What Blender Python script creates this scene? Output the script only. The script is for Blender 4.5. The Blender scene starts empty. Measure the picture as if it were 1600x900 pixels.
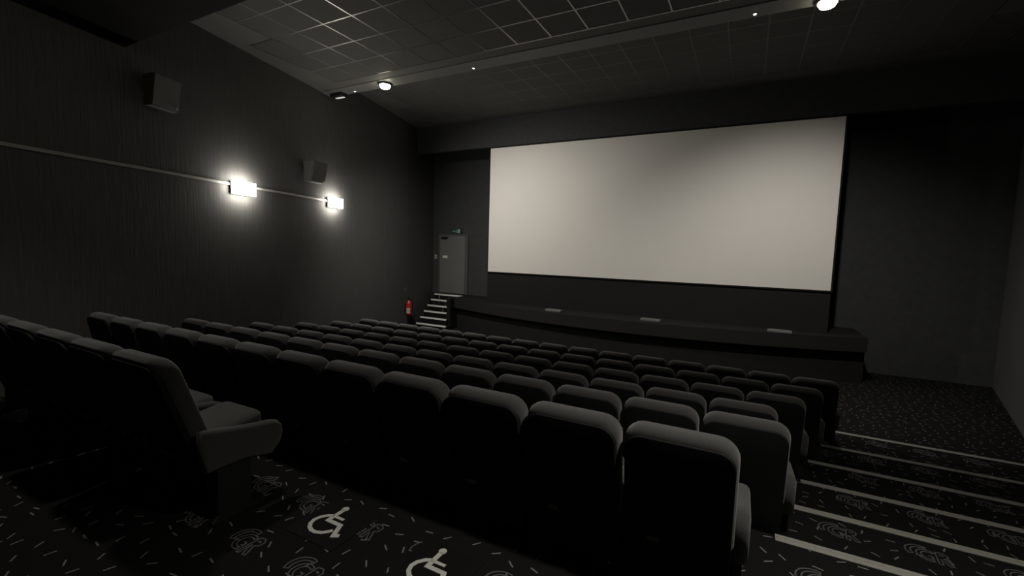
import bpy, bmesh, math, random
from mathutils import Matrix, Vector

scene = bpy.context.scene
col = scene.collection
random.seed(7)

# ------------------------------------------------------------------ camera
H = 1.80                                   # eye height above the rear platform (z = 0)
RIGHT = (0.8836029, 0.4673451, 0.0288875)
UP = (-0.0658489, 0.0629446, 0.9958423)
FWD = (-0.4635837, 0.8818314, -0.0863922)
cam_data = bpy.data.cameras.new('camera')
cam = bpy.data.objects.new('camera', cam_data)
col.objects.link(cam)
m = Matrix.Identity(4)
for i in range(3):
    m[i][0] = RIGHT[i]; m[i][1] = UP[i]; m[i][2] = -FWD[i]
m[2][3] = H
cam.matrix_world = m
cam_data.sensor_fit = 'HORIZONTAL'
cam_data.sensor_width = 36.0
cam_data.lens = 36.0 * 697.0 / 1600.0
cam_data.clip_start = 0.05
scene.camera = cam

# ------------------------------------------------------------------ world, exposure
world = bpy.data.worlds.new('world'); scene.world = world
world.use_nodes = True
world.node_tree.nodes['Background'].inputs[0].default_value = (0.9, 0.95, 1, 1)
world.node_tree.nodes['Background'].inputs[1].default_value = 0.0
vs = scene.view_settings
vs.view_transform = 'Standard'; vs.look = 'None'; vs.gamma = 1; vs.exposure = 0.0
vs.use_curve_mapping = False

FRONT_SPOT_W = 330      # ceiling downlights in front of the rows
REAR_SPOT_W = 300       # downlight in the rear soffit
WALL_LAMP_E = 70        # glowing face of the wall lamps

# ------------------------------------------------------------------ materials
def new_mat(name):
    mt = bpy.data.materials.new(name); mt.use_nodes = True
    return mt, mt.node_tree, mt.node_tree.nodes['Principled BSDF']

def mat(name, c, rough=0.6, metal=0.0, spec=0.5, noise=0.0, nscale=40, bump=0.0, sheen=0.0, stretch=(1, 1, 1)):
    mt, nt, b = new_mat(name)
    b.inputs['Base Color'].default_value = (*c, 1)
    b.inputs['Roughness'].default_value = rough
    b.inputs['Metallic'].default_value = metal
    b.inputs['Specular IOR Level'].default_value = spec
    if sheen:
        b.inputs['Sheen Weight'].default_value = sheen
        b.inputs['Sheen Roughness'].default_value = 0.6
    if noise or bump:
        tc = nt.nodes.new('ShaderNodeTexCoord')
        mp = nt.nodes.new('ShaderNodeMapping'); mp.inputs['Scale'].default_value = stretch
        nz = nt.nodes.new('ShaderNodeTexNoise'); nz.inputs['Scale'].default_value = nscale
        nz.inputs['Detail'].default_value = 4
        nt.links.new(tc.outputs['Object'], mp.inputs['Vector'])
        nt.links.new(mp.outputs['Vector'], nz.inputs['Vector'])
        if noise:
            mx = nt.nodes.new('ShaderNodeMixRGB')
            mx.inputs[1].default_value = (*[v * (1 - noise) for v in c], 1)
            mx.inputs[2].default_value = (*[min(1, v * (1 + noise)) for v in c], 1)
            nt.links.new(nz.outputs['Fac'], mx.inputs[0])
            nt.links.new(mx.outputs[0], b.inputs['Base Color'])
        if bump:
            bp = nt.nodes.new('ShaderNodeBump'); bp.inputs['Strength'].default_value = bump
            bp.inputs['Distance'].default_value = 0.01
            nt.links.new(nz.outputs['Fac'], bp.inputs['Height'])
            nt.links.new(bp.outputs['Normal'], b.inputs['Normal'])
    return mt

def emit(name, c, s):
    mt, nt, b = new_mat(name)
    b.inputs['Base Color'].default_value = (*c, 1)
    b.inputs['Emission Color'].default_value = (*c, 1)
    b.inputs['Emission Strength'].default_value = s
    return mt

def carpet_mat():
    mt, nt, b = new_mat('carpet')
    N = nt.nodes.new; L = nt.links.new
    tc = N('ShaderNodeTexCoord')
    sep = N('ShaderNodeSeparateXYZ'); L(tc.outputs['Object'], sep.inputs[0])
    com = N('ShaderNodeCombineXYZ'); L(sep.outputs[0], com.inputs[0]); L(sep.outputs[1], com.inputs[1])
    sc = N('ShaderNodeVectorMath'); sc.operation = 'SCALE'; sc.inputs[3].default_value = 7.0
    L(com.outputs[0], sc.inputs[0])
    vo = N('ShaderNodeTexVoronoi'); vo.voronoi_dimensions = '2D'; vo.feature = 'F1'
    vo.inputs['Scale'].default_value = 1.0; vo.inputs['Randomness'].default_value = 0.62
    L(sc.outputs[0], vo.inputs['Vector'])
    df = N('ShaderNodeVectorMath'); df.operation = 'SUBTRACT'
    L(sc.outputs[0], df.inputs[0]); L(vo.outputs['Position'], df.inputs[1])
    sc2 = N('ShaderNodeSeparateColor'); L(vo.outputs['Color'], sc2.inputs[0])
    an = N('ShaderNodeMath'); an.operation = 'MULTIPLY'; an.inputs[1].default_value = 6.283
    L(sc2.outputs[0], an.inputs[0])
    vr = N('ShaderNodeVectorRotate'); vr.rotation_type = 'Z_AXIS'
    L(df.outputs[0], vr.inputs['Vector']); L(an.outputs[0], vr.inputs['Angle'])
    s3 = N('ShaderNodeSeparateXYZ'); L(vr.outputs[0], s3.inputs[0])
    def below(sock, lim):
        a = N('ShaderNodeMath'); a.operation = 'ABSOLUTE'; L(sock, a.inputs[0])
        l = N('ShaderNodeMath'); l.operation = 'LESS_THAN'; l.inputs[1].default_value = lim
        L(a.outputs[0], l.inputs[0]); return l.outputs[0]
    mu = N('ShaderNodeMath'); mu.operation = 'MULTIPLY'
    L(below(s3.outputs[0], 0.19), mu.inputs[0]); L(below(s3.outputs[1], 0.032), mu.inputs[1])
    nz = N('ShaderNodeTexNoise'); nz.inputs['Scale'].default_value = 260; L(tc.outputs['Object'], nz.inputs['Vector'])
    base = N('ShaderNodeMixRGB')
    base.inputs[1].default_value = (0.008, 0.008, 0.0075, 1); base.inputs[2].default_value = (0.018, 0.018, 0.017, 1)
    L(nz.outputs['Fac'], base.inputs[0])
    mx = N('ShaderNodeMixRGB'); mx.inputs[2].default_value = (0.23, 0.23, 0.22, 1)
    L(mu.outputs[0], mx.inputs[0]); L(base.outputs[0], mx.inputs[1]); L(mx.outputs[0], b.inputs['Base Color'])
    bp = N('ShaderNodeBump'); bp.inputs['Strength'].default_value = 0.5; bp.inputs['Distance'].default_value = 0.004
    L(nz.outputs['Fac'], bp.inputs['Height']); L(bp.outputs['Normal'], b.inputs['Normal'])
    b.inputs['Roughness'].default_value = 0.95; b.inputs['Specular IOR Level'].default_value = 0.1
    return mt

M = dict(
    carpet=carpet_mat(),
    stage=mat('stage_carpet', (0.026, 0.026, 0.025), 0.95, spec=0.1, noise=0.3, nscale=120),
    print=mat('carpet_print', (0.13, 0.13, 0.125), 0.95, spec=0.1, noise=0.3, nscale=200),
    wall=mat('wall_fabric', (0.115, 0.115, 0.113), 0.85, spec=0.25, noise=0.25, nscale=6, bump=0.3, stretch=(6, 6, 0.35)),
    wallfront=mat('front_wall_paint', (0.062, 0.064, 0.066), 0.9, spec=0.2, noise=0.2, nscale=8),
    plaster=mat('ceiling_plaster', (0.13, 0.13, 0.122), 0.8, spec=0.3, noise=0.1, nscale=5),
    tile=mat('ceiling_tile', (0.105, 0.105, 0.10), 0.85, spec=0.2, noise=0.3, nscale=60, bump=0.2),
    bar=mat('grid_bar_metal', (0.30, 0.30, 0.29), 0.34, metal=0.8, noise=0.1, nscale=30),
    barfront=mat('dull_grid_bar', (0.115, 0.115, 0.11), 0.5, noise=0.1, nscale=30),  # front ceiling bars, darker and duller than the rear ones
    trim=mat('ceiling_trim_paint', (0.16, 0.16, 0.152), 0.6, noise=0.08, nscale=10),
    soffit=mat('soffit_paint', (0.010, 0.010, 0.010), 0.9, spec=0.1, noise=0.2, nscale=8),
    screen=mat('screen_vinyl', (0.80, 0.775, 0.735), 0.75, spec=0.2, noise=0.02, nscale=1.5),
    mask=mat('masking_velour', (0.022, 0.022, 0.021), 0.95, spec=0.1, noise=0.2, nscale=20),
    fabric=mat('seat_fabric', (0.062, 0.062, 0.057), 0.95, spec=0.15, noise=0.35, nscale=220, bump=0.25, sheen=0.30),
    shell=mat('seat_shell', (0.012, 0.013, 0.013), 0.75, spec=0.2, noise=0.2, nscale=60),
    steel=mat('black_steel', (0.02, 0.02, 0.02), 0.5, noise=0.1, nscale=30),
    plate=mat('plate_grey', (0.16, 0.16, 0.155), 0.5, noise=0.1, nscale=50),
    alu=mat('aluminium_strip', (0.44, 0.43, 0.39), 0.5, metal=0.2, noise=0.2, nscale=35),
    nosewhite=mat('pale_nosing', (0.90, 0.90, 0.87), 0.6, noise=0.05, nscale=20),
    white=mat('white_paint', (0.72, 0.72, 0.68), 0.7, noise=0.12, nscale=90),
    sticker=mat('black_sticker', (0.008, 0.008, 0.008), 0.7, spec=0.2, noise=0.2, nscale=50),
    door=mat('door_paint', (0.17, 0.17, 0.162), 0.55, noise=0.08, nscale=6),
    doorframe=mat('door_frame_paint', (0.10, 0.10, 0.097), 0.5, noise=0.1, nscale=10),
    rail=mat('rail_paint', (0.42, 0.41, 0.39), 0.5, noise=0.08, nscale=20),
    grille=mat('speaker_grille', (0.21, 0.205, 0.20), 0.7, noise=0.35, nscale=300, bump=0.2),
    cab=mat('speaker_cabinet', (0.10, 0.10, 0.10), 0.6, noise=0.2, nscale=60),
    red=mat('red_enamel', (0.55, 0.03, 0.035), 0.3, noise=0.05, nscale=20),
    black=mat('black_plastic', (0.012, 0.012, 0.012), 0.45, noise=0.1, nscale=40),
    lamp=emit('lamp_glow', (1.0, 0.94, 0.84), WALL_LAMP_E),
    lens=emit('downlight_lens', (1.0, 0.92, 0.72), 30),
    led=emit('led_glow', (1.0, 0.98, 0.92), 3.0),
    panel=emit('emergency_lens', (0.9, 0.9, 0.85), 0.45),
    exitgreen=emit('exit_green', (0.015, 0.04, 0.03), 0.08),
    exitpale=emit('exit_pale', (0.35, 0.45, 0.41), 0.03),
)

# ------------------------------------------------------------------ helpers
def mesh(name, verts, faces, smooth=False):
    me = bpy.data.meshes.new(name)
    me.from_pydata([tuple(v) for v in verts], [], faces)
    bm = bmesh.new(); bm.from_mesh(me)
    bmesh.ops.recalc_face_normals(bm, faces=bm.faces[:])
    bm.to_mesh(me); bm.free()
    if smooth:
        for p in me.polygons: p.use_smooth = True
    return me

def obj(name, me, material=None, parent=None, loc=None, rotz=None):
    o = bpy.data.objects.new(name, me); col.objects.link(o)
    if material is not None and me is not None and not me.materials: me.materials.append(material)
    if parent is not None: o.parent = parent
    if loc is not None: o.location = loc
    if rotz is not None: o.rotation_euler = (0, 0, rotz)
    return o

def tag(o, label=None, cat=None, group=None, kind=None):
    if label: o['label'] = label
    if cat: o['category'] = cat
    if group: o['group'] = group
    if kind: o['kind'] = kind
    return o

def empty(name, loc=(0, 0, 0), rotz=0):
    return obj(name, None, loc=loc, rotz=rotz)

def box(x0, x1, y0, y1, z0, z1):
    v = [(x, y, z) for z in (z0, z1) for x, y in ((x0, y0), (x1, y0), (x1, y1), (x0, y1))]
    f = [(0, 1, 2, 3), (4, 5, 6, 7), (0, 1, 5, 4), (1, 2, 6, 5), (2, 3, 7, 6), (3, 0, 4, 7)]
    return v, f

def prism(poly, z0, z1):
    n = len(poly)
    v = [(x, y, z0) for x, y in poly] + [(x, y, z1) for x, y in poly]
    f = [tuple(range(n)), tuple(range(n, 2 * n))] + [(i, (i + 1) % n, n + (i + 1) % n, n + i) for i in range(n)]
    return v, f

def join(*parts):
    V, F = [], []
    for v, f in parts:
        k = len(V); V += list(v); F += [tuple(i + k for i in q) for q in f]
    return V, F

def bbox_mesh(name, *a): return mesh(name, *box(*a))

def bevel_box(name, x0, x1, y0, y1, z0, z1, w=0.008, seg=2):
    me = bpy.data.meshes.new(name); bm = bmesh.new()
    v, f = box(x0, x1, y0, y1, z0, z1)
    bv = [bm.verts.new(p) for p in v]
    for q in f: bm.faces.new([bv[i] for i in q])
    bmesh.ops.recalc_face_normals(bm, faces=bm.faces[:])
    bmesh.ops.bevel(bm, geom=bm.edges[:], offset=w, segments=seg, affect='EDGES', profile=0.5)
    bm.to_mesh(me); bm.free()
    return me

def slab(outline, t, er, warp=None, axes='xzy', steps=3):
    """Prism of a 2D outline (CCW) of thickness t, its rim rounded with radius er.
    axes: world axes of (outline u, outline v, thickness)."""
    n = len(outline)
    nrm = []
    for i in range(n):
        a = Vector(outline[i - 1]); b = Vector(outline[i]); c = Vector(outline[(i + 1) % n])
        e1 = (b - a).normalized(); e2 = (c - b).normalized()
        k = Vector((-(e1.y + e2.y), e1.x + e2.x))
        k = k.normalized() if k.length > 1e-6 else Vector((-e1.y, e1.x))
        nrm.append(k)                                   # inward for CCW
    rings = []
    for s in range(steps + 1):
        a = math.pi / 2 * s / steps
        rings.append((er * (1 - math.sin(a)), -t / 2 + er * (1 - math.cos(a))))
    rings = rings + [(i, -w) for i, w in reversed(rings)]
    cen = Vector((sum(p[0] for p in outline) / n, sum(p[1] for p in outline) / n))
    def put(u, v, w):
        d = dict(zip(axes, (u, v, w))); p = [d['x'], d['y'], d['z']]
        return warp(p) if warp else tuple(p)
    def ring(inset, w, shrink=1.0):
        r = []
        for i in range(n):
            p = Vector(outline[i]) + nrm[i] * inset
            p = cen + (p - cen) * shrink
            r.append(put(p.x, p.y, w))
        return r
    layers = [ring(er, -t / 2, 0.5)] + [ring(i, w) for i, w in rings] + [ring(er, t / 2, 0.5)]
    V = [p for L in layers for p in L]; F = []
    for k in range(len(layers) - 1):
        for i in range(n):
            j = (i + 1) % n
            F.append((k * n + i, k * n + j, (k + 1) * n + j, (k + 1) * n + i))
    F.append(tuple(range(n))); F.append(tuple(range((len(layers) - 1) * n, len(layers) * n)))
    return V, F

def round_rect(x0, x1, z0, z1, r_bot, r_top, seg=6):
    pts = []
    for cx, cz, r, a0 in ((x1 - r_bot, z0 + r_bot, r_bot, -90), (x1 - r_top, z1 - r_top, r_top, 0),
                          (x0 + r_top, z1 - r_top, r_top, 90), (x0 + r_bot, z0 + r_bot, r_bot, 180)):
        for i in range(seg + 1):
            a = math.radians(a0 + 90 * i / seg)
            pts.append((cx + r * math.cos(a), cz + r * math.sin(a)))
    return pts

def lathe(profile, seg=20, axis='z', c=(0, 0, 0)):
    V, F = [], []
    for r, h in profile:
        for i in range(seg):
            a = 2 * math.pi * i / seg
            V.append((c[0] + r * math.cos(a), c[1] + r * math.sin(a), c[2] + h))
    for k in range(len(profile) - 1):
        for i in range(seg):
            j = (i + 1) % seg
            F.append((k * seg + i, k * seg + j, (k + 1) * seg + j, (k + 1) * seg + i))
    F.append(tuple(range(seg))); F.append(tuple(range((len(profile) - 1) * seg, len(profile) * seg)))
    return V, F

def tube(path, r, seg=8):
    V, F = [], []
    P = [Vector(p) for p in path]
    for k, p in enumerate(P):
        d = (P[min(k + 1, len(P) - 1)] - P[max(k - 1, 0)]).normalized()
        a = d.orthogonal().normalized(); b = d.cross(a)
        for i in range(seg):
            t = 2 * math.pi * i / seg
            V.append(p + a * r * math.cos(t) + b * r * math.sin(t))
    for k in range(len(P) - 1):
        for i in range(seg):
            j = (i + 1) % seg
            F.append((k * seg + i, k * seg + j, (k + 1) * seg + j, (k + 1) * seg + i))
    F.append(tuple(range(seg))); F.append(tuple(range((len(P) - 1) * seg, len(P) * seg)))
    return V, F

def ribbon(path, w, h):
    """flat stroke along a 2D path, lying on z = 0, thickness h"""
    P = [Vector(p) for p in path]; Lf, Rt = [], []
    ws = w if isinstance(w, (list, tuple)) else [w] * len(P)
    for k, p in enumerate(P):
        if 0 < k < len(P) - 1:
            d1 = (p - P[k - 1]).normalized(); d2 = (P[k + 1] - p).normalized()
            d = (d1 + d2).normalized(); s = 1 / max(0.45, d.dot(d1))
        else:
            d = (P[min(k + 1, len(P) - 1)] - P[max(k - 1, 0)]).normalized(); s = 1
        n = Vector((-d.y, d.x)) * ws[k] / 2 * s
        Lf.append(p + n); Rt.append(p - n)
    V, F = [], []
    for k in range(len(P)):
        V += [(Lf[k].x, Lf[k].y, 0), (Rt[k].x, Rt[k].y, 0), (Rt[k].x, Rt[k].y, h), (Lf[k].x, Lf[k].y, h)]
    for k in range(len(P) - 1):
        a, b = 4 * k, 4 * k + 4
        for i in range(4):
            j = (i + 1) % 4
            F.append((a + i, a + j, b + j, b + i))
    F.append((0, 1, 2, 3)); e = 4 * (len(P) - 1); F.append((e, e + 1, e + 2, e + 3))
    return V, F

def arc(cx, cy, rx, ry, a0, a1, n=14):
    return [(cx + rx * math.cos(math.radians(a0 + (a1 - a0) * i / n)),
             cy + ry * math.sin(math.radians(a0 + (a1 - a0) * i / n))) for i in range(n + 1)]

# ------------------------------------------------------------------ the room
CX = -2.66                                            # middle of the fan-shaped room
SLOPE = 0.25
def xl(y): return -7.836 - SLOPE * (y - 4.026)        # left wall
def xr(y): return 2 * CX - xl(y)                      # right wall
def span(y0, y1, o=0.0): return [(xl(y0) - o, y0), (xr(y0) + o, y0), (xr(y1) + o, y1), (xl(y1) - o, y1)]

YB, YF = -4.0, 12.95
ZFLOOR = 1.8 - 2.62
ZREAR = 3.33 + H                                      # rear tiled ceiling
ZFRONT = 3.80 + H                                     # front ceiling
ZSOFF = 2.55 + H
TOP = ZFRONT + 0.25

def struct(name, me, m_, parent=None):
    o = obj(name, me, m_, parent)
    if parent is None: o['kind'] = 'structure'
    return o

T = 0.2
struct('wall_left', mesh('wall_left', *prism([(xl(YB), YB), (xl(YF), YF), (xl(YF) - T, YF), (xl(YB) - T, YB)], ZFLOOR - .3, TOP)), M['wall'])
struct('wall_right', mesh('wall_right', *prism([(xr(YB), YB), (xr(YF), YF), (xr(YF) + T, YF), (xr(YB) + T, YB)], ZFLOOR - .3, TOP)), M['wall'])
struct('wall_front', mesh('wall_front', *box(xl(YF) - T, xr(YF) + T, YF, YF + T, ZFLOOR - .3, TOP)), M['wallfront'])
struct('wall_rear', mesh('wall_rear', *box(xl(YB) - T, xr(YB) + T, YB - T, YB, ZFLOOR - .3, TOP)), M['wall'])

# floor tiers: rear platform first, each row one step lower
TIER_Y = [YB, 3.25, 4.19, 5.11, 6.03, 6.95, 7.90, YF]
TIER_Z = [0.0, -0.225, -0.395, -0.535, -0.645, -0.74, ZFLOOR]
floors = []
for k in range(7):
    y0, y1 = TIER_Y[k], TIER_Y[k + 1]
    floors.append(struct('floor', mesh('floor', *prism(span(y0, y1, 0.02), ZFLOOR - 0.3, TIER_Z[k])), M['carpet']))

# ceilings
ceil_rear = struct('ceiling_rear', mesh('ceiling_rear', *prism(span(3.05, 6.98, 0.02), ZREAR + 0.012, ZREAR + 0.12)), M['plaster'])
struct('trim_1', mesh('trim_1', *prism(span(6.98, 7.33, 0.02), ZREAR, ZFRONT + 0.1)), M['trim'])
ceil_front = struct('ceiling_front', mesh('ceiling_front', *prism(span(7.33, YF, 0.02), ZFRONT + 0.012, ZFRONT + 0.12)), M['plaster'])
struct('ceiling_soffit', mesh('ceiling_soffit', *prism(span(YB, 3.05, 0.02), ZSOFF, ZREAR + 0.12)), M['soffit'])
struct('wall_header', mesh('wall_header', *prism(span(11.62, 11.80, 0.02), 2.99 + H, ZFRONT + 0.05)), M['wallfront'])

# ceiling tiles and the bars between them, 0.6 m grid
def tiled(parent, y0, y1, z, gx, gy, margin, bar):
    tile_me = mesh('ceiling_tile', *box(-0.289, 0.289, -0.289, 0.289, 0.0, 0.02))
    xs = [gx + 0.6 * k for k in range(-12, 22)]
    ys = [gy + 0.6 * k for k in range(-12, 14)]
    done_x, done_y = {}, {}
    for x in xs:
        for y in ys:
            ya, yb = y, y + 0.6
            if ya < y0 - .01 or yb > y1 + .01: continue
            if x < max(xl(ya), xl(yb)) + margin or x + .6 > min(xr(ya), xr(yb)) - margin: continue
            obj('ceiling_tile', tile_me, M['tile'], parent, loc=(x + .3, y + .3, z + 0.002))
            for d, key, v in ((done_x, round(x, 3), y), (done_x, round(x + .6, 3), y), (done_y, round(y, 3), x), (done_y, round(y + .6, 3), x)):
                a, b = d.get(key, (99, -99)); d[key] = (min(a, v), max(b, v + .6))
    for x, (a, b) in done_x.items():
        obj('grid_bar', mesh('grid_bar', *box(x - .011, x + .011, a, b, z - 0.002, z + 0.022)), M[bar], parent)
    for y, (a, b) in done_y.items():
        obj('grid_bar', mesh('grid_bar', *box(a, b, y - .011, y + .011, z - 0.0015, z + 0.022)), M[bar], parent)
tiled(ceil_rear, 3.05, 6.75, ZREAR, -5.95, 4.90, 0.25, 'bar')
tiled(ceil_front, 7.40, 11.62, ZFRONT, -5.95, 7.45, 0.25, 'barfront')

# ------------------------------------------------------------------ stage, screen
ZST = 1.8 - 1.62
def stage_y(x, d=0.0): return 10.62 + 0.036 * (x - CX) ** 2 + d
sx0, sx1 = -8.27, 2.30
xsn = [sx0 + (sx1 - sx0) * i / 28 for i in range(29)]
deck = [(x, stage_y(x)) for x in xsn] + [(sx1, YF - .002), (xl(YF) + .05, YF - .002), (xl(12.5) + .05, 12.52), (sx0, 12.52)]
stage = struct('floor_stage', mesh('floor_stage', *prism(deck, ZST - 0.30, ZST)), M['stage'])
plinth = [(x, stage_y(x, 0.18)) for x in xsn] + [(sx1, YF - .004), (sx0, YF - .004)]
obj('plinth', mesh('plinth', *prism(plinth, ZFLOOR + .001, ZST - 0.30)), M['mask'], stage)
obj('cheek_panel', mesh('cheek_panel', *box(-8.42, -8.272, 11.56, 12.52, ZFLOOR + .001, ZST + 0.005)), M['black'], stage)

SX0, SX1, SZ0, SZ1 = -6.92, 1.59, -0.685 + H, 2.935 + H
struct('wall_screen', mesh('wall_screen', *box(SX0 - 0.03, SX1 + 0.02, 11.60, 11.75, ZST, 2.99 + H)), M['mask'])
scr = empty('cinema_screen', (CX, 11.58, SZ0))
tag(scr, 'large blank pale grey cinema screen on the front wall', 'screen')
w2, hh = (SX1 - SX0) / 2, SZ1 - SZ0
obj('screen_surface', bbox_mesh('screen_surface', -w2, w2, -0.02, 0.012, 0, hh), M['screen'], scr)
for nm, a in (('border', (-w2 - .03, -w2, -.028, .016, -.03, hh + .03)), ('border', (w2, w2 + .03, -.028, .016, -.03, hh + .03)),
              ('border', (-w2, w2, -.028, .016, -.03, 0)), ('border', (-w2, w2, -.028, .016, hh, hh + .03))):
    obj(nm, bbox_mesh(nm, *a), M['mask'], scr)

names3 = ('left', 'middle', 'right')
for (x, y), nm in zip(((-4.50, 11.0), (-1.98, 10.98), (0.70, 11.15)), ('leftmost', 'middle', 'rightmost')):
    e = empty('stage_uplight', (x, y, ZST))
    tag(e, 'low pale grey floor light box on the stage edge, %s of three' % nm, 'light box', 'floor light boxes on the stage edge')
    obj('housing', bevel_box('housing', -.23, .23, -.09, .09, 0, .05, .01), M['plate'], e)
    obj('cover', bevel_box('cover', -.20, .20, -.06, .06, .045, .058, .004), M['door'], e)

# stairs at the left of the stage
st = empty('stage_stairs', (-9.0, 11.15, ZFLOOR))
tag(st, 'dark carpeted stairs with pale nosings leading up to the stage', 'stairs')
NS = 6
rise = (ZST - ZFLOOR) / NS
for k in range(NS):
    ya = 11.20 + 0.25 * k
    yb = 12.52 if k < NS - 1 else 12.62
    if k == NS - 1: ya = 12.45
    xa = -9.33 - 0.05 * k * 1.0
    xb = (-8.165, -8.34)[k] if k < 2 else -8.425
    z1 = rise * (k + 1)
    if k < NS - 1:
        sp = obj('step', mesh('step', *box(xa + 9.0, xb + 9.0, ya - 11.15, ya + .25 - 11.15, 0.001, z1 - .002)), M['carpet'], st)
    else:
        sp = obj('step', mesh('step', *box(xa + 9.0, -8.425 + 9.0, ya - 11.15, 12.515 - 11.15, 0.001, z1 + .002)), M['carpet'], st)
    obj('nosing', bevel_box('nosing', xa + 9.0, xb + 9.0, ya - 11.15 - .03, ya - 11.15 + .03, z1 - .035, z1 + .012, .006), M['nosewhite'], sp)

# ------------------------------------------------------------------ door and what hangs by it
dx0, dx1, dz0, dz1 = -9.78, -8.53, ZST, 0.47 + H
door = obj('door_1', None, loc=((dx0 + dx1) / 2, YF, dz0)); door['kind'] = 'structure'
hw = (dx1 - dx0) / 2; dh = dz1 - dz0
obj('door_leaf', bevel_box('door_leaf', -hw + .05, hw - .14, -.045, -.005, .01, dh - .06, .006), M['door'], door)
obj('door_leaf', bevel_box('door_leaf', hw - .135, hw - .05, -.042, -.005, .01, dh - .06, .006), M['doorframe'], door)
for a in ((-hw, -hw + .05, -.06, -.002, .002, dh), (hw - .05, hw, -.06, -.002, .002, dh), (-hw + .05, hw - .05, -.06, -.002, dh - .055, dh)):
    obj('frame', bevel_box('frame', *a, .005), M['doorframe'], door)
cl = obj('door_closer', bevel_box('door_closer', -.50, -.24, -.11, -.045, dh - .17, dh - .10, .01), M['black'], door)
obj('closer_arm', mesh('closer_arm', *tube([(-.27, -.09, dh - .095), (-.20, -.17, dh - .085), (-.12, -.10, dh - .075)], .012)), M['plate'], cl)
hd = obj('door_plate', bevel_box('door_plate', -.44, -.23, -.06, -.045, 1.24, 1.33, .004), M['white'], door)

sw = empty('wall_switch', (-9.935, YF, -0.34 + H))
tag(sw, 'small white wall switch beside the grey door', 'switch')
obj('plate', bevel_box('plate', -.04, .04, -.015, -.001, -.07, .07, .004), M['white'], sw)
obj('rocker', bevel_box('rocker', -.02, .02, -.022, -.012, -.035, .035, .003), M['plate'], sw)

ex = empty('exit_sign', (-9.02, YF, 0.55 + H))
tag(ex, 'dim green exit sign above the grey door', 'sign')
obj('housing', bevel_box('housing', -.21, .21, -.07, -.002, -.07, .11, .008), M['exitgreen'], ex)
pic = join(box(-.03, .11, -.074, -.070, .0, .02), lathe([(.018, 0), (.018, .004)], 10, c=(0, 0, 0)))
obj('arrow', mesh('arrow', *join(box(-.15, -.04, -.074, -.0695, .012, .030),
    ([(-.17, -.074, .021), (-.12, -.074, .055), (-.12, -.074, -.013), (-.17, -.0695, .021), (-.12, -.0695, .055), (-.12, -.0695, -.013)],
     [(0, 1, 2), (3, 4, 5), (0, 1, 4, 3), (1, 2, 5, 4), (2, 0, 3, 5)]))), M['exitpale'], ex)
obj('doorway_mark', mesh('doorway_mark', *box(.06, .15, -.074, -.0695, -.045, .085)), M['exitpale'], ex)
obj('figure_mark', mesh('figure_mark', *join(box(-.012, .012, -.074, -.0695, -.01, .04), box(-.01, .01, -.074, -.0695, .052, .075),
    box(-.035, -.012, -.074, -.0695, .012, .024), box(.012, .035, -.074, -.0695, .022, .034),
    box(-.028, -.010, -.074, -.0695, -.05, -.012), box(.008, .03, -.074, -.0695, -.045, -.012))), M['exitpale'], ex)

ANG = math.atan(SLOPE)                                # left wall heading
def on_left(y, z, off=0.0):
    n = Vector((math.cos(ANG), math.sin(ANG)))        # into the room
    return (xl(y) + n.x * off, y + n.y * off, z)

# in a left-wall frame: local x = into the room, local y = along the wall towards the screen
fe = empty('fire_extinguisher', on_left(10.9, -2.16 + H, 0.0), ANG)
tag(fe, 'red fire extinguisher hung on the left wall before the stairs', 'fire extinguisher')
bd = obj('cylinder', mesh('cylinder', *lathe([(.03, -.03), (.07, -.02), (.085, .02), (.085, .34), (.07, .40), (.03, .44), (.028, .47)], 20, c=(.13, 0, 0)), True), M['red'], fe)
obj('label', mesh('label', *join(*[box(.13 + .086 * math.cos(a) - .014, .13 + .086 * math.cos(a) + .003, .086 * math.sin(a) - .016, .086 * math.sin(a) + .016, .05, .22) for a in [math.radians(d) for d in (-100, -80, -60, -40)]])), M['white'], bd)
obj('valve', mesh('valve', *join(lathe([(.02, .46), (.02, .52)], 12, c=(.13, 0, 0)), box(.12, .14, -.09, .06, .50, .515), box(.12, .14, -.085, .05, .54, .555))), M['black'], fe)
obj('hose', mesh('hose', *tube([(.13, .05, .50), (.17, .12, .46), (.20, .13, .30), (.19, .12, .10)], .012)), M['black'], fe)
obj('bracket', mesh('bracket', *box(.001, .05, -.04, .04, .10, .34)), M['steel'], fe)
sg = empty('round_sign', on_left(10.9, -1.36 + H, 0.0), ANG)
tag(sg, 'small pale sign on the left wall above the fire extinguisher', 'sign')
obj('plate', bevel_box('plate', .001, .008, -.07, .07, -.07, .07, .003), M['plate'], sg)
obj('symbol', mesh('symbol', *join(box(.007, .010, -.02, .02, -.045, .02), box(.007, .010, -.008, .03, .025, .04))), M['red'], sg)

# ------------------------------------------------------------------ left wall: rail, lamps, speakers
ry0, ry1 = 0.6, 7.15
Lr = (ry1 - ry0) / math.cos(ANG)
rail = obj('trim_2', bevel_box('trim_2', 0.001, 0.03, 0, Lr, -.022, .022, .006), M['rail'], None, on_left(ry0, 0.985 + H), ANG)
rail['kind'] = 'structure'

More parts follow.
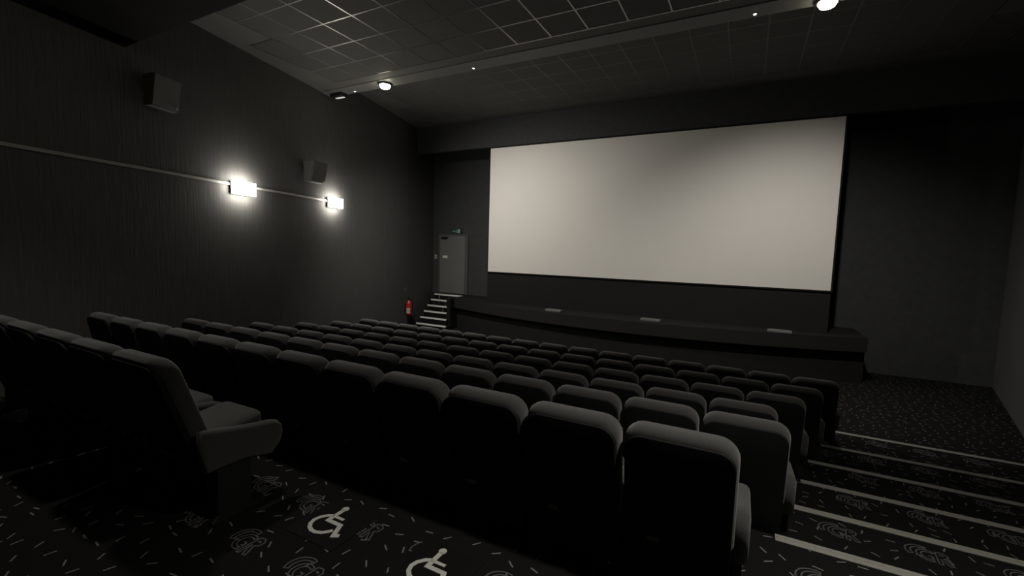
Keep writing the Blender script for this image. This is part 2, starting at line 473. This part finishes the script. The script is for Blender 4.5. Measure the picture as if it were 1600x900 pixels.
def wall_lamp(y, z, left, label, group='wall lamps'):
    if left: e = empty('wall_lamp', on_left(y, z), ANG)
    else:
        p = on_left(y, z); e = empty('wall_lamp', (2 * CX - p[0], p[1], p[2]), math.pi - ANG)
    tag(e, label, 'lamp', group)
    obj('light_shield', bevel_box('light_shield', .048, .069, -.228, .228, -.106, .106, .004), M['rail'], e)  # opaque plate added to keep the shade's light off the wall behind
    obj('glowing_shade', bevel_box('glowing_shade', .070, .140, -.235, .235, -.112, .112, .012), M['lamp'], e)
    obj('arm', bevel_box('arm', .002, .047, -.08, .08, -.05, .05, .004), M['steel'], e)
wall_lamp(4.81, 0.93 + H, True, 'glowing rectangular wall lamp on the left wall, nearer of two')
wall_lamp(7.33, 0.955 + H, True, 'glowing rectangular wall lamp below the small speaker, farther of two')

def speaker(y, z, w, h, dt, db, label, yaw):
    e = empty('wall_speaker', on_left(y, z), ANG)
    tag(e, label, 'speaker', 'surround speakers')
    gap = 0.07
    # cabinet: wedge, deeper at the top, its sides turned a little by yaw
    def P(x, s, zz):
        return (x + gap, s * w / 2 + yaw * x, zz)
    v = [P(0, -1, -h / 2), P(0, 1, -h / 2), P(db, .94, -h / 2), P(db, -.94, -h / 2),
         P(0, -1, h / 2), P(0, 1, h / 2), P(dt, .94, h / 2), P(dt, -.94, h / 2)]
    f = [(0, 1, 2, 3), (4, 5, 6, 7), (0, 1, 5, 4), (1, 2, 6, 5), (2, 3, 7, 6), (3, 0, 4, 7)]
    me = mesh('cabinet', v, f)
    bm = bmesh.new(); bm.from_mesh(me); bmesh.ops.bevel(bm, geom=bm.edges[:], offset=.008, segments=2, affect='EDGES'); bm.to_mesh(me); bm.free()
    cb = obj('cabinet', me, M['cab'], e)
    def Q(s, t, o):                       # point on the front: s across, t up
        x = db + (dt - db) * (t + .5) + o
        return P(x, s * .94, t * h)
    g = [Q(-.95, -.46, .003), Q(.95, -.46, .003), Q(.95, .46, .003), Q(-.95, .46, .003),
         Q(-.95, -.46, .012), Q(.95, -.46, .012), Q(.95, .46, .012), Q(-.95, .46, .012)]
    gr = obj('grille', mesh('grille', g, f), M['grille'], e)
    c = Vector(Q(.78, -.40, .014))
    obj('badge', mesh('badge', *lathe([(.016, -.012), (.016, .012)], 12, c=c)), M['white'], gr)
    obj('bracket', mesh('bracket', *join(box(.001, .012, -.05, .05, -.10, .10), box(.012, gap + .01, -.02, .02, -.04, .04))), M['black'], e)
speaker(3.42, 2.06 + H, .42, .42, .24, .15, 'dark boxy surround speaker high on the left wall, nearest the viewer', -0.15)
speaker(6.56, 1.51 + H, .48, .42, .28, .18, 'small grey surround speaker on the left wall above the farther lamp', -0.15)

# ------------------------------------------------------------------ ceiling fittings
def downlight(x, y, z, watts, label, tilt, cone, blend, yaw=0, color=(1.0, 0.95, 0.87)):
    e = empty('ceiling_downlight', (x, y, z))
    tag(e, label, 'lamp', 'round ceiling downlights')
    obj('ring', mesh('ring', *lathe([(.135, 0), (.145, -.012), (.135, -.03), (.10, -.03)], 24), True), M['steel'], e)
    obj('lens', mesh('lens', *lathe([(.110, -.025), (.108, -.05), (.085, -.085), (.04, -.105), (.004, -.108)], 24), True), M['lens'], e)
    ld = bpy.data.lights.new('downlight_bulb', 'SPOT'); ld.energy = watts; ld.color = color
    ld.spot_size = math.radians(cone); ld.spot_blend = blend; ld.shadow_soft_size = 0.09
    lo = obj('bulb_light', ld, None, e, (0, 0, -0.20)); lo.rotation_euler = (math.radians(tilt), 0, math.radians(yaw))
FW = FRONT_SPOT_W
downlight(-6.87, 7.17, ZREAR, FW * 1.85, 'bright round ceiling downlight near the left wall', 40, 132, 1.0, -20)
downlight(0.69, 7.23, ZREAR, FW * 1.35, 'bright round ceiling downlight at the top right', 40, 100, 1.0)
downlight(0.75, 1.75, ZSOFF, REAR_SPOT_W, 'round downlight in the rear soffit above the aisle', 0, 108, 1.0)
downlight(-4.6, 1.80, ZSOFF, REAR_SPOT_W * 0.36, 'round downlight in the rear soffit above the rear chairs', 0, 104, 1.0)

for x, y, nm in ((-0.14, 7.21, 'beside the right downlight'), (-4.73, 7.21, 'in the middle of the ceiling band'), (-7.79, 7.22, 'between left downlight and black box')):
    e = empty('ceiling_led', (x, y, ZREAR))
    tag(e, 'tiny white led on the ceiling band %s' % nm, 'led', 'tiny ceiling leds')
    obj('bezel', mesh('bezel', *lathe([(.032, 0), (.034, -.006), (.026, -.012)], 16)), M['steel'], e)
    obj('lens', mesh('lens', *lathe([(.024, -.008), (.018, -.02), (.004, -.024)], 16), True), M['led'], e)
em = empty('emergency_light', (-8.28, 7.20, ZREAR))
tag(em, 'black box emergency light with pale panel on ceiling by left wall', 'emergency light')
obj('housing', bevel_box('housing', -.20, .17, -.07, .10, -.07, -.001, .01), M['black'], em)
obj('lens', bevel_box('lens', -.13, .12, .03, .09, -.078, -.068, .003), M['panel'], em)

# ------------------------------------------------------------------ carpet logos, wheelchair symbols
def double(path_out, path_in, w):
    """outlined stroke: closed thin line around the region between two curves"""
    return ribbon(list(path_out) + list(reversed(path_in)) + [path_out[0]], w, 0.0015)
lw = 0.0085
logo_v, logo_f = join(
    double(arc(-.025, .005, .098, .092, 72, 205), arc(-.02, .005, .074, .070, 72, 205), lw),
    double(arc(.0, -.010, .066, .068, 55, 285), arc(.004, -.010, .044, .046, 55, 285), lw),
    ribbon([(-.004, -.012), (.020, -.012), (.020, -.040), (.004, -.034)], lw, 0.0015),
    ribbon([(.036, -.085), (.050, .060), (.088, .066), (.112, .040), (.104, .008), (.082, -.008), (.116, -.080), (.092, -.084), (.062, -.020), (.058, -.085), (.036, -.085)], lw, 0.0015),
    ribbon([(.066, .036), (.090, .030)], lw * 1.4, 0.0015))
logo_me = mesh('carpet_logo', logo_v, logo_f)
stick = [(-2.27, 1.885), (-2.27 + 0.825, 1.872)]
def put_logo(k, x, y):
    o = obj('carpet_logo', logo_me, M['print'], floors[k], (x, y, TIER_Z[k] + 0.0005))
    return o
for i in range(-3, 12):
    for j in range(0, 4):
        x = -3.07 + 0.507 * i; y = 1.53 + 0.455 * j
        if x > xr(y) - .2: continue
        put_logo(0, x, y)
for k in range(1, 6):
    for i in range(6, 13):
        for j in range(2):
            x = -3.07 + 0.507 * i + (0.25 if k % 2 else 0); y = TIER_Y[k] + 0.25 + .455 * j
            if x < 0.2 + 0.25 * k or x > xr(y) - .25: continue
            put_logo(k, x, y)

icon = join(
    ribbon([(-0.042, 0.080), (-0.080, 0.062), (-0.112, 0.024), (-0.122, -0.014), (-0.110, -0.052), (-0.082, -0.080), (-0.045, -0.097), (-0.010, -0.098), (0.031, -0.082), (0.058, -0.055), (0.073, -0.032)], 0.026, .003),
    ribbon([(-0.040, 0.160), (-0.040, 0.026), (0.073, 0.026), (0.118, -0.068), (0.150, -0.050)], 0.030, .003),
    ribbon([(-0.030, 0.076), (0.046, 0.076)], 0.022, .003),
    prism([(-0.040 + .024 * math.cos(2 * math.pi * i / 16), 0.170 + .024 * math.sin(2 * math.pi * i / 16)) for i in range(16)], 0, .003))
icon_me = mesh('symbol', *icon)
back_me = mesh('backing', *box(-.20, .22, -.17, .22, 0, .002))
for (x, y), nm in zip(stick, ('left one, before the empty space', 'right one, cut by the lower frame edge')):
    e = empty('wheelchair_symbol', (x, y, 0.001))
    tag(e, 'white wheelchair symbol stuck on the carpet, ' + nm, 'floor sign', 'wheelchair symbols on the carpet')
    obj('backing', back_me, M['sticker'], e, (0, 0, 0.001))
    obj('symbol', icon_me, M['white'], e, (0, 0, 0.003))

# ------------------------------------------------------------------ step nosings in the right aisle
nose_x = [0.27, 0.44, 0.60, 0.76, 1.00, 1.28]
ordn = ['nearest', 'second nearest', 'third nearest', 'fourth nearest', 'fifth nearest', 'farthest']
for k in range(6):
    y = TIER_Y[k + 1]; x0 = nose_x[k]; x1 = xr(y) - .03
    e = empty('step_nosing', (x0, y, TIER_Z[k]))
    tag(e, 'ribbed aluminium step nosing in the right aisle, %s of six' % ordn[k], 'step nosing', 'aisle step nosings')
    L_ = x1 - x0
    obj('tread_strip', bevel_box('tread_strip', 0, L_, -.062, -.020, 0.0005, .007, .002), M['alu'], e)
    obj('edge_strip', bevel_box('edge_strip', 0, L_, -.016, .012, -.004, .008, .003), M['alu'], e)
    obj('front_lip', bevel_box('front_lip', 0, L_, .001, .011, -.045, -.0045, .002), M['alu'], e)

# ------------------------------------------------------------------ cinema seats
def chair_meshes(top, half, lean=0.19, seat_z=0.375, seat_tilt=0.10, arm_rear=0.560, arm_front=0.515, arm_tip=0.27):
    """local +y faces the screen; top front edge of the back at y = -0.30"""
    def warp(p):
        x, y, z = p
        c = 0.018 * (abs(x) / half) ** 2                    # back slightly wrapped
        return (x, y - 0.30 - 0.066 + lean * (top - z) + c, z)
    back = slab(round_rect(-half, half, 0.36, top, .05, .10), .132, .048, warp, steps=4)
    def warp2(p):
        x, y, z = p
        return (x, y - 0.30 - 0.112 + lean * (top - z), z)
    shell = slab(round_rect(-half + .012, half - .012, 0.13, top - .046, .04, .085), .05, .006, warp2)
    def warp3(p):
        x, y, z = p
        return (x, y, z + seat_tilt * (y - 0.05) + 0.012 * math.cos(x / half * 1.5))
    cush = slab(round_rect(-half + .005, half - .085, -.20, .31, .06, .08), .15, .05, warp3, axes='xyz')
    cush = ([(x, y, z + seat_z) for x, y, z in cush[0]], cush[1])
    b, t = arm_rear, arm_front; q = arm_tip
    armo = [(-.20, b - .27), (.05, b - .27), (q - .09, t - .24), (q - .02, t - .17), (q, t - .10), (q - .005, t - .05), (q - .03, t - .018),
            (q - .08, t), (q - .16, t + (b - t) * .12), (.0, t + (b - t) * .5), (-.12, t + (b - t) * .85), (-.22, b), (-.235, b - .09)]
    arm = slab(armo, .088, .034, None, axes='yzx')
    stand = slab([(-.17, 0.0), (.13, 0.0), (.13, .02), (.09, .05), (.09, .36), (-.13, .36), (-.13, .05), (-.17, .02)], .045, .006, None, axes='yzx', steps=1)
    tip_y = -0.30 - .112 - .0255 + lean * (top - .36)
    plate = box(-.13, -.07, tip_y - .004, tip_y + .006, .35, .372)
    under = box(-half + .03, half - .10, -.10, .24, seat_z - .11, seat_z - .06)
    return dict(backrest=(mesh('backrest', *back, True), 'fabric'), back_shell=(mesh('back_shell', *shell, True), 'shell'),
                seat_cushion=(mesh('seat_cushion', *cush, True), 'fabric'), armrest=(mesh('armrest', *arm, True), 'fabric'),
                stand=(mesh('stand', *stand), 'steel'), number_plate=(mesh('number_plate', *plate), 'plate'),
                seat_pan=(mesh('seat_pan', *under), 'steel'))
CM = chair_meshes(0.965, 0.262)
CM_TALL = chair_meshes(1.10, 0.29, lean=0.34, seat_z=0.46, seat_tilt=0.16, arm_rear=0.63, arm_front=0.56, arm_tip=0.32)
def chair(loc, half_pitch, label, group, meshes=CM, left_arm=False):
    e = empty('cinema_chair', loc)
    tag(e, label, 'chair', group)
    for nm in ('backrest', 'back_shell', 'seat_cushion', 'seat_pan', 'number_plate'):
        me, mn = meshes[nm]; obj(nm, me, M[mn], e)
    for s in ((1, -1) if left_arm else (1,)):
        off = half_pitch - 0.045 if s == 1 else -half_pitch - 0.045
        for nm in ('armrest', 'stand'):
            me, mn = meshes[nm]; obj(nm, me, M[mn], e, (off, 0, 0))
    return e

ORD = ['first', 'second', 'third', 'fourth', 'fifth', 'sixth', 'seventh', 'eighth', 'ninth', 'tenth', 'eleventh',
       'twelfth', 'thirteenth', 'fourteenth', 'fifteenth', 'sixteenth']
#        x of aisle seat, y of the back's top edge, pitch, seats, tier, row words
ROWS = [(-0.232, 2.27, .546, 12, 0, 'nearest full row'), (0.056, 3.33, .546, 13, 1, 'second nearest full row'),
        (0.043, 4.24, .544, 13, 2, 'third nearest full row'), (0.335, 5.16, .538, 14, 3, 'fourth nearest full row'),
        (0.593, 6.06, .531, 15, 4, 'fifth nearest full row'), (0.885, 6.98, .529, 16, 5, 'front row before the stage')]
for x0, y, p, n, t, words in ROWS:
    for k in range(n):
        lb = 'black fabric cinema chair, %s from the right aisle, %s' % (ORD[k], words)
        c = chair((x0 - p * k, y + .30, TIER_Z[t]), p / 2 + (0.056 if k == 0 else 0), lb, 'seats of the ' + words, left_arm=(k == n - 1))
for k in range(6):
    lb = ('black fabric cinema chair with padded arms at the lower left, by the wheelchair space' if k == 0 else
          'black fabric cinema chair at the far left, %s from the wheelchair space in its row' % ORD[k])
    chair((-3.25 - .61 * k, 1.67, 0), .305 + (0.095 if k == 0 else 0), lb, 'seats of the rear row beside the wheelchair space', CM_TALL, left_arm=(k == 5))
